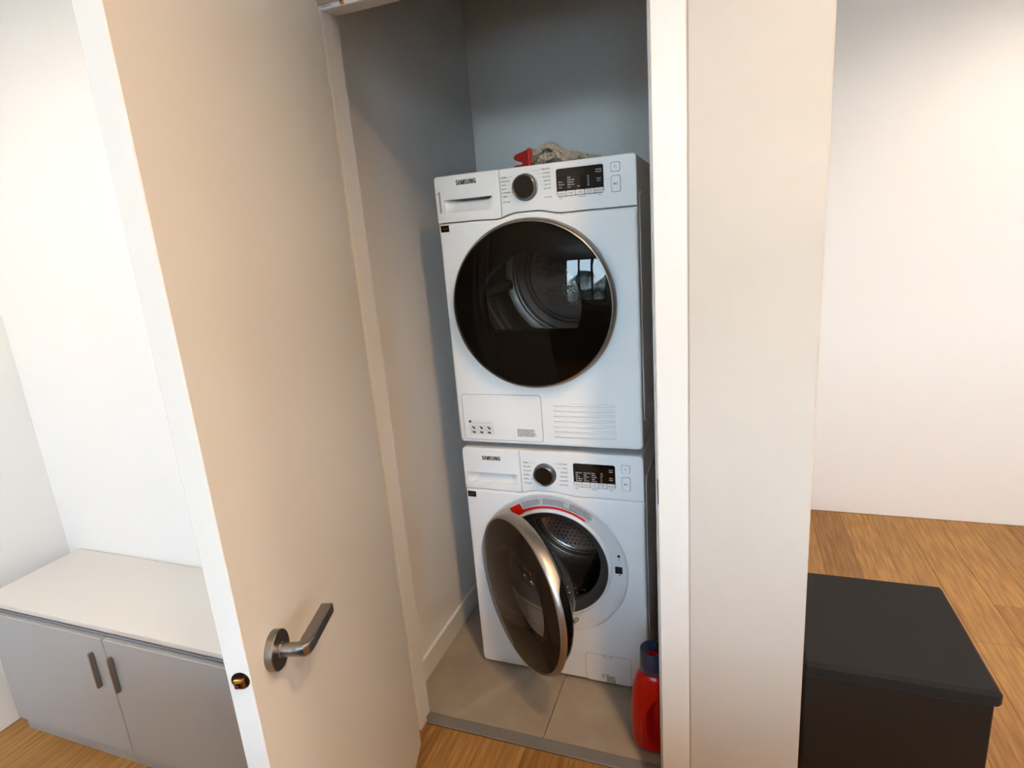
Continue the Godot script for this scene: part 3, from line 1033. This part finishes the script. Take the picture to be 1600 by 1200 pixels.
	for blk in [[96.5, 114.0], [74.0, 95.0], [51.0, 72.0]]:
		for k in 7:
			var r := 0.2375 - 0.0033 * k
			var a: float = blk[1]
			var e: float = blk[0] + rng.randf() * 5.0
			while a > e:
				var w := rng.randf_range(0.8, 2.6)
				arc_band(st, r - 0.0009, r + 0.0009, maxf(a - w, e), a, -0.0092)
				a -= w + 0.4
	build("sticker_lettering", st, M.print_grey, stick)
	st = mb()
	arc_band(st, 0.2150, 0.2172, 62.0, 78.0, -0.0090)
	build("green_mark", st, mat(Color(0.2, 0.55, 0.3), 0.5), stick)
	st = mb()
	slab(st, rrect(0.2100, -0.0075, 0.2385, 0.0175, 0.002, 2), -0.014, -0.0103, 0.0002)
	build("latch_slot", st, M.hole, bez)
	for q in [[[Vector2(0.0050, -0.013), Vector2(0.0050, -0.0102), Vector2(0.0, -0.0102)], Vector3(0.2235, 0.0555, 0)], [[Vector2(0.0026, -0.013), Vector2(0.0026, -0.0102), Vector2(0.0018, -0.0102), Vector2(0.0018, -0.013)], Vector3(0.2235, 0.043, 0)], [[Vector2(0.0022, -0.013), Vector2(0.0022, -0.0102), Vector2(0.0, -0.0102)], Vector3(0.2245, -0.0125, 0)]]:
		st = mb()
		lathe(st, q[0], 20, q[1])
		build("latch_mark", st, M.hole, bez)
	st = mb()
	lathe(st, [Vector2(0.1875, -0.012), Vector2(0.1850, -0.0145), Vector2(0.1830, -0.020), Vector2(0.1760, -0.0250), Vector2(0.1640, -0.0330), Vector2(0.1580, -0.0340), Vector2(0.1565, -0.0400), Vector2(0.1590, -0.0460), Vector2(0.1700, -0.0500), Vector2(0.1720, -0.0560), Vector2(0.1660, -0.0640), Vector2(0.1660, -0.0740), Vector2(0.1800, -0.0860), Vector2(0.2100, -0.0900)], 120, Vector3.ZERO, 1.2)
	build("door_gasket", st, M.rubber, t, Vector3(c.x, c.y, 0))
	st = mb()
	var back := -0.400
	lathe(st, [Vector2(0.0, back - 0.004), Vector2(0.163, back - 0.004), Vector2(0.170, back + 0.001), Vector2(0.176, back + 0.004), Vector2(0.181, back), Vector2(0.184, back - 0.012), Vector2(0.192, back - 0.012), Vector2(0.195, back), Vector2(0.199, back + 0.004), Vector2(0.204, back + 0.003), Vector2(0.208, back + 0.010), Vector2(0.210, back + 0.022), Vector2(0.224, -0.120), Vector2(0.218, -0.100), Vector2(0.190, -0.090)], 120, Vector3.ZERO, 0.9)
	var drum := build("drum", st, M.drum, t, Vector3(c.x, c.y, 0))
	st = mb()
	var rows_n := 9
	var around := 44
	for j in rows_n:
		for i in around:
			var a := TAU * (i + 0.5 * (j & 1)) / around
			var wall_r := 0.2240 - 0.0013 * j
			XF = Transform3D(Basis(Vector3.BACK, a) * Basis(Vector3.UP, -PI / 2), Vector3(wall_r * cos(a), wall_r * sin(a), -0.134 - 0.0285 * j))
			lathe(st, [Vector2(0.0155, 0.0), Vector2(0.0125, 0.0035), Vector2(0.0070, 0.0060), Vector2(0.0, 0.0068)], 8, Vector3.ZERO, 9.0)
	XF = Transform3D()
	meta(build("drum_bumps", st, M.drum, drum), "", "", "", "stuff")
	st = mb()
	for j in range(-9, 10):
		for i in range(-9, 10):
			var p := Vector2(i + 0.5 * (j & 1), j * 0.88) * 0.0185
			if p.length() > 0.155: continue
			lathe(st, [Vector2(0.0034, back - 0.004), Vector2(0.0030, back - 0.0033), Vector2(0.0, back - 0.0033)], 8, Vector3(p.x, p.y, 0), 0.5)
	meta(build("drum_holes", st, M.hole, drum), "", "", "", "stuff")
	for q in [[0.1765, 0.0050], [0.1985, 0.0040]]:
		st = mb()
		var tor := []
		for k in 11:
			var a := TAU * k / 10.0
			tor.append(Vector2(q[0] + q[1] * cos(a), back + 0.002 + q[1] * 1.2 * sin(a)))
		lathe(st, tor, 96, Vector3.ZERO, 9.0)
		build("back_ring", st, M.drum, drum)
	for k in 3:
		var a := -PI / 2 + 0.35 + TAU * k / 3.0
		st = mb()
		XF = Transform3D(Basis(Vector3.BACK, a - PI / 2), Vector3(cos(a), sin(a), 0) * 0.222)
		var sec := PackedVector2Array([Vector2(0.030, 0.004), Vector2(0.012, -0.040), Vector2(0.0, -0.046), Vector2(-0.012, -0.040), Vector2(-0.030, 0.004)])
		sec.reverse()
		slab(st, sec, -0.38, -0.13, 0.004)
		XF = Transform3D()
		build("lifter", st, M.steel_dark, drum)
	# filter flap at the lower right
	st = mb()
	slab(st, rrect(0.0880, 0.0165, 0.2440, 0.1235, 0.012), -0.001, 0.0002, 0.0001)
	build("flap_gap", st, M.print_grey, t)
	st = mb()
	slab(st, rrect(0.0890, 0.0160, 0.2430, 0.1225, 0.0115), -0.001, 0.0010, 0.0008, 3)
	var flap := build("filter_flap", st, M.white, t)
	st = mb()
	slab(st, rrect(0.1500, 0.1150, 0.1790, 0.1245, 0.001, 2), 0.0008, 0.0013, 0.0002)
	build("flap_notch", st, M.print_grey, flap)
	st = mb()
	slab(st, rrect(0.1515, 0.1165, 0.1775, 0.1240, 0.001, 2), 0.0008, 0.0016, 0.0003)
	build("flap_catch", st, M.white, flap)
	st = mb()
	XF = Transform3D(Basis(), Vector3(0, 0, 0.0012))
	sticker_lines(st, 0.142, 0.172, 0.044, 0.048, 1, 3)
	sticker_lines(st, 0.160, 0.190, 0.018, 0.044, 7, 8)
	sticker_lines(st, 0.143, 0.155, 0.034, 0.040, 2, 9)
	XF = Transform3D()
	build("notice_lettering", st, M.print_grey, flap)
	# the open door
	st = mb()
	door_rim(st, 0.038, 0.2390, 0.2440)
	var door := build("door", st, M.chrome, t, Vector3(-0.070, 0.4385, 0.177), Vector3(0, -deg_to_rad(41.3), 0))
	st = mb()
	dome(st, 0.2395, 0.030, 0.0)
	build("door_glass", st, M.smoke_open, door)
	st = mb()
	lathe(st, [Vector2(0.2380, -0.0040), Vector2(0.1560, 0.0020), Vector2(0.1540, -0.0010), Vector2(0.1520, -0.050)], 96)
	build("window_surround", st, M.black_print, door)
	st = mb()
	lathe(st, [Vector2(0.1530, -0.050), Vector2(0.1900, -0.0620), Vector2(0.2180, -0.0600), Vector2(0.2300, -0.0480), Vector2(0.2400, -0.0200), Vector2(0.2400, -0.0120)], 96, Vector3.ZERO, 0.9)
	build("door_back", st, M.black, door)
	st = mb()
	lathe(st, [Vector2(0.0, -0.150), Vector2(0.060, -0.149), Vector2(0.100, -0.143), Vector2(0.122, -0.132), Vector2(0.136, -0.112), Vector2(0.145, -0.075), Vector2(0.152, -0.050)], 96, Vector3.ZERO, 1.2)
	build("door_bowl", st, M.bowl, door)
	st = mb()
	var hook := []
	for k in 10:
		var a := -0.6 + 4.4 * k / 9.0
		hook.append(Vector3(0.219, 0.012 + 0.0065 * sin(a), -0.068 - 0.0065 * cos(a)))
	hook.push_front(Vector3(0.219, 0.004, -0.058))
	tube(st, hook, [0.0022], 8)
	build("latch_hook", st, M.steel, door)
	st = mb()
	span(st, Vector3(-0.262, -0.045, -0.075), Vector3(-0.205, 0.045, -0.050), 0.006)
	build("hinge", st, M.steel, door)

func arc_band(st: SurfaceTool, r0: float, r1: float, a0: float, a1: float, z: float) -> void:
	flat(st)
	var n := maxi(1, int((a1 - a0) / 2.0))
	for k in n:
		var a := deg_to_rad(lerpf(a0, a1, float(k) / n))
		var b := deg_to_rad(lerpf(a0, a1, float(k + 1) / n))
		var p := Vector3(cos(a), sin(a), 0)
		var q := Vector3(cos(b), sin(b), 0)
		var zz := Vector3(0, 0, z)
		var lo := Vector3(0, 0, -0.0016)
		quad(st, p * r0 + zz + lo * 0.0, p * r1 + zz, q * r1 + zz, q * r0 + zz)
		quad(st, p * r1 + zz, p * r1 + zz + lo, q * r1 + zz + lo, q * r1 + zz)
		quad(st, p * r0 + zz + lo, p * r0 + zz, q * r0 + zz, q * r0 + zz + lo)
		if k == 0: quad(st, p * r0 + zz + lo, p * r1 + zz + lo, p * r1 + zz, p * r0 + zz)
		if k == n - 1: quad(st, q * r0 + zz, q * r1 + zz, q * r1 + zz + lo, q * r0 + zz + lo)

# ------------------------------------------------------------------ loose things
func make_bottle() -> void:
	var t := thing("detergent_bottle", "red plastic detergent jug with translucent blue cap on the tiles by the right jamb", "bottle", Vector3(0.338, 0, 0.182), 0.0)
	var st := mb()
	var rings := []
	var prof := [[0.0, 0.040, 0.034], [0.002, 0.052, 0.042], [0.010, 0.061, 0.049], [0.03, 0.0655, 0.052], [0.09, 0.0665, 0.0525], [0.15, 0.0640, 0.051], [0.19, 0.0600, 0.049], [0.215, 0.0555, 0.047], [0.235, 0.0485, 0.044], [0.248, 0.041, 0.039], [0.256, 0.034, 0.034], [0.262, 0.031, 0.031], [0.275, 0.030, 0.030]]
	var fine := []
	for k in prof.size() - 1:
		for s in 5:
			var f := s / 5.0
			fine.append([lerpf(prof[k][0], prof[k + 1][0], f), lerpf(prof[k][1], prof[k + 1][1], f), lerpf(prof[k][2], prof[k + 1][2], f)])
	fine.append(prof[-1])
	var n := 72
	for q in fine:
		var r := PackedVector3Array()
		for i in n:
			var a := TAU * i / n
			var ca := cos(a)
			var sa := sin(a)
			var x: float = q[1] * signf(ca) * pow(absf(ca), 0.85)
			var z: float = q[2] * signf(sa) * pow(absf(sa), 0.85)
			# grip hollow pressed into both faces towards the right
			var d := pow((x - 0.030) / 0.045, 2) + pow((q[0] - 0.110) / 0.082, 2)
			var press := 0.030 * (1.0 - smoothstep(0.55, 1.05, d))
			z -= signf(z) * minf(press, absf(z) * 0.85)
			r.append(Vector3(x, q[0], z))
		r.reverse()
		rings.append(r)
	loft(st, rings, 3.0)
	flat(st)
	for i in range(1, n - 1): tri_out(st, rings[0][0], rings[0][i], rings[0][i + 1], Vector3(0, 0.2, 0))
	build("jug", st, M.red, t)
	st = mb()
	XF = Transform3D(Basis(Vector3.RIGHT, -PI / 2), Vector3.ZERO)
	lathe(st, [Vector2(0.030, 0.258), Vector2(0.0375, 0.259), Vector2(0.0385, 0.262), Vector2(0.0365, 0.323), Vector2(0.0355, 0.328), Vector2(0.033, 0.329), Vector2(0.0315, 0.326), Vector2(0.0335, 0.270), Vector2(0.0, 0.268)], 56, Vector3.ZERO, 0.8)
	XF = Transform3D()
	build("cap", st, M.cap, t)
	st = mb()
	XF = Transform3D(Basis(Vector3.RIGHT, -PI / 2), Vector3.ZERO)
	lathe(st, [Vector2(0.029, 0.262), Vector2(0.0195, 0.276), Vector2(0.0165, 0.283), Vector2(0.0160, 0.306), Vector2(0.0135, 0.306), Vector2(0.0130, 0.285)], 40)
	XF = Transform3D()
	build("pouring_spout", st, M.red, t)
	st = mb()
	span(st, Vector3(-0.0315, 0.030, 0.0478), Vector3(-0.0295, 0.112, 0.0506), 0.0005)
	build("level_stripe", st, mat(Color(0.85, 0.35, 0.32), 0.3), t)

func make_mop() -> void:
	var t := thing("mop_head", "rope mop head with a red plastic holder lying on top of the dryer", "mop head", Vector3(-0.035, 1.7035, -0.10), -0.12)
	# side view of the holder: two prongs opening to the left, joined by a collar
	var outline := PackedVector2Array([Vector2(-0.036, 0.001), Vector2(0.030, 0.001), Vector2(0.032, 0.006), Vector2(0.032, 0.050), Vector2(0.026, 0.055), Vector2(0.012, 0.053), Vector2(-0.014, 0.047), Vector2(-0.026, 0.043), Vector2(-0.031, 0.036), Vector2(-0.027, 0.029), Vector2(-0.014, 0.024), Vector2(-0.002, 0.020), Vector2(-0.004, 0.014), Vector2(-0.020, 0.015), Vector2(-0.034, 0.011), Vector2(-0.037, 0.006)])
	var st := mb()
	slab(st, outline, -0.030, 0.030, 0.003, 3)
	build("holder", st, M.clamp, t)
	st = mb()
	slab(st, rrect(0.016, -0.001, 0.024, 0.0575, 0.004), -0.0315, 0.0315, 0.002, 2)
	build("holder_collar", st, mat(Color(0.68, 0.05, 0.04), 0.35), t)
	var rng := RandomNumberGenerator.new()
	rng.seed = 77
	for k in 26:
		st = mb()
		var z0 := rng.randf_range(-0.026, 0.026)
		var h := rng.randf_range(0.010, 0.046)
		var top := rng.randf_range(0.042, 0.060) if k % 3 else rng.randf_range(0.020, 0.036)
		var reach := rng.randf_range(0.075, 0.145) if k % 3 else rng.randf_range(0.14, 0.195)
		var pts := []
		var rad := []
		var drift := rng.randf_range(-0.03, 0.03)
		var low := rng.randf_range(0.006, 0.016)
		for i in 80:
			var f := i / 79.0
			var x := 0.026 + reach * f
			var y := 0.0
			if f < 0.45: y = lerpf(h, top, smoothstep(0.0, 0.4, f))
			else: y = lerpf(top, low, smoothstep(0.45, 0.98, f))
			pts.append(Vector3(x, maxf(y, 0.006) + 0.0018 * sin(f * 16 + k), z0 + drift * f + 0.004 * sin(f * 9 + k * 2)))
			rad.append(0.0064 * (1.0 + 0.26 * sin(f * 110.0 + k)) * (1.0 if f < 0.93 else 0.75))
		tube(st, pts, rad, 8)
		build("rope_strand", st, M.yarn if k % 4 else M.yarn_dark, t)

func make_room_things() -> void:
	# low grey cabinet behind the open door
	var t := thing("low_cabinet", "low grey cabinet with a pale top behind the open closet door", "cabinet", Vector3(-1.17, 0, 0.545))
	var st := mb()
	span(st, Vector3(-0.55, 0.0, -0.155), Vector3(0.55, 0.475, 0.150), 0.002)
	build("carcass", st, M.cabinet, t)
	st = mb()
	span(st, Vector3(-0.56, 0.497, -0.158), Vector3(0.56, 0.515, 0.165), 0.002)
	build("cabinet_top", st, M.paint, t)
	st = mb()
	span(st, Vector3(-0.54, 0.474, -0.15), Vector3(0.54, 0.498, 0.140), 0.001)
	build("shadow_gap", st, M.dark, t)
	for k in 2:
		st = mb()
		span(st, Vector3(-0.548 + 0.55 * k, 0.06, 0.150), Vector3(-0.002 + 0.55 * k, 0.472, 0.168), 0.002)
		var d := build("cabinet_door", st, M.cabinet, t)
		st = mb()
		span(st, Vector3(-0.06 + 0.08 * k, 0.30, 0.168), Vector3(-0.05 + 0.08 * k, 0.42, 0.182), 0.002)
		build("pull_handle", st, M.steel, d)
	# dark bench past the corner of the partition
	t = thing("storage_bench", "dark storage bench just past the wall corner at the right edge", "bench", Vector3(1.0, 0, 0.10))
	st = mb()
	span(st, Vector3(-0.28, 0.02, -0.20), Vector3(0.10, 0.42, 0.20), 0.004)
	build("bench_box", st, M.dark, t)
	st = mb()
	span(st, Vector3(-0.285, 0.42, -0.21), Vector3(0.11, 0.46, 0.21), 0.008)
	build("bench_lid", st, M.cloth, t)
	for x in [-0.24, 0.08]:
		for z in [-0.18, 0.18]:
			st = mb()
			span(st, Vector3(x - 0.015, 0, z - 0.015), Vector3(x + 0.015, 0.021, z + 0.015), 0.002)
			build("leg", st, M.dark, t)
	# the room that the glass reflects
	t = thing("kitchen_island", "dark kitchen island between the camera and the window, seen only in reflections", "kitchen island", Vector3(1.0, 0, 2.25))
	st = mb()
	span(st, Vector3(-1.50, 0.0, -0.36), Vector3(1.50, 0.92, 0.36), 0.004)
	build("carcass", st, M.dark, t)
	st = mb()
	span(st, Vector3(-1.54, 0.92, -0.40), Vector3(1.54, 0.96, 0.42), 0.006)
	build("worktop", st, M.cloth, t)
	for k in 5:
		st = mb()
		span(st, Vector3(-1.495 + 0.6 * k, 0.10, -0.382), Vector3(-0.905 + 0.6 * k, 0.885, -0.36), 0.002)
		var d := build("cabinet_door", st, M.dark, t)
		st = mb()
		span(st, Vector3(-1.40 + 0.6 * k, 0.84, -0.40), Vector3(-1.00 + 0.6 * k, 0.855, -0.382), 0.002)
		build("pull_handle", st, M.steel, d)
	var gr := mb()
	span(gr, Vector3(-20, -3.2, 4.8), Vector3(24, -3.0, 40), 0.01)
	meta(build("terrace", gr, M.terrace, self), "pale concrete terrace far below the living room window", "terrace", "", "structure")
	var rng := RandomNumberGenerator.new()
	rng.seed = 9
	for k in 2:
		t = thing("tree", ["broad green tree outside the window, nearer the left pane", "broad green tree outside the window, nearer the right pane"][k], "tree", Vector3([1.15, 3.2][k], -3.0, [7.6, 9.0][k]), 0.0)
		st = mb()
		tube(st, [Vector3.ZERO, Vector3(0.03, 1.6, 0), Vector3(-0.02, 3.2, 0.03), Vector3(0.02, 4.6, 0)], [0.13, 0.10, 0.08, 0.04], 10)
		for b in 7:
			var a := b * 2.4
			tube(st, [Vector3(0, 3.0 + 0.18 * b, 0), Vector3(cos(a) * 0.5, 3.5 + 0.18 * b, sin(a) * 0.5), Vector3(cos(a) * 0.9, 3.8 + 0.2 * b, sin(a) * 0.9)], [0.05, 0.035, 0.015], 6)
		build("trunk", st, M.bark, t)
		st = mb()
		for i in 2600:
			var a := rng.randf() * TAU
			var h := rng.randf_range(-1, 1)
			var rr := pow(rng.randf(), 0.45) * sqrt(1 - h * h)
			var p := Vector3(cos(a) * rr * 0.9, 4.5 + h * 1.0, sin(a) * rr * 0.9)
			p += Vector3(sin(p.y * 5.0 + k), 0, cos(p.y * 4.0)) * 0.18
			var u := Vector3(rng.randf_range(-1, 1), rng.randf_range(-1, 1), rng.randf_range(-1, 1)).normalized()
			var w := u.cross(Vector3(0.3, 0.9, 0.2)).normalized() * 0.035
			u *= 0.08
			tri(st, p - u, p + w, p + u); tri(st, p - u, p + u, p - w)
		meta(build("foliage", st, M.leaf, t), "", "", "", "stuff")
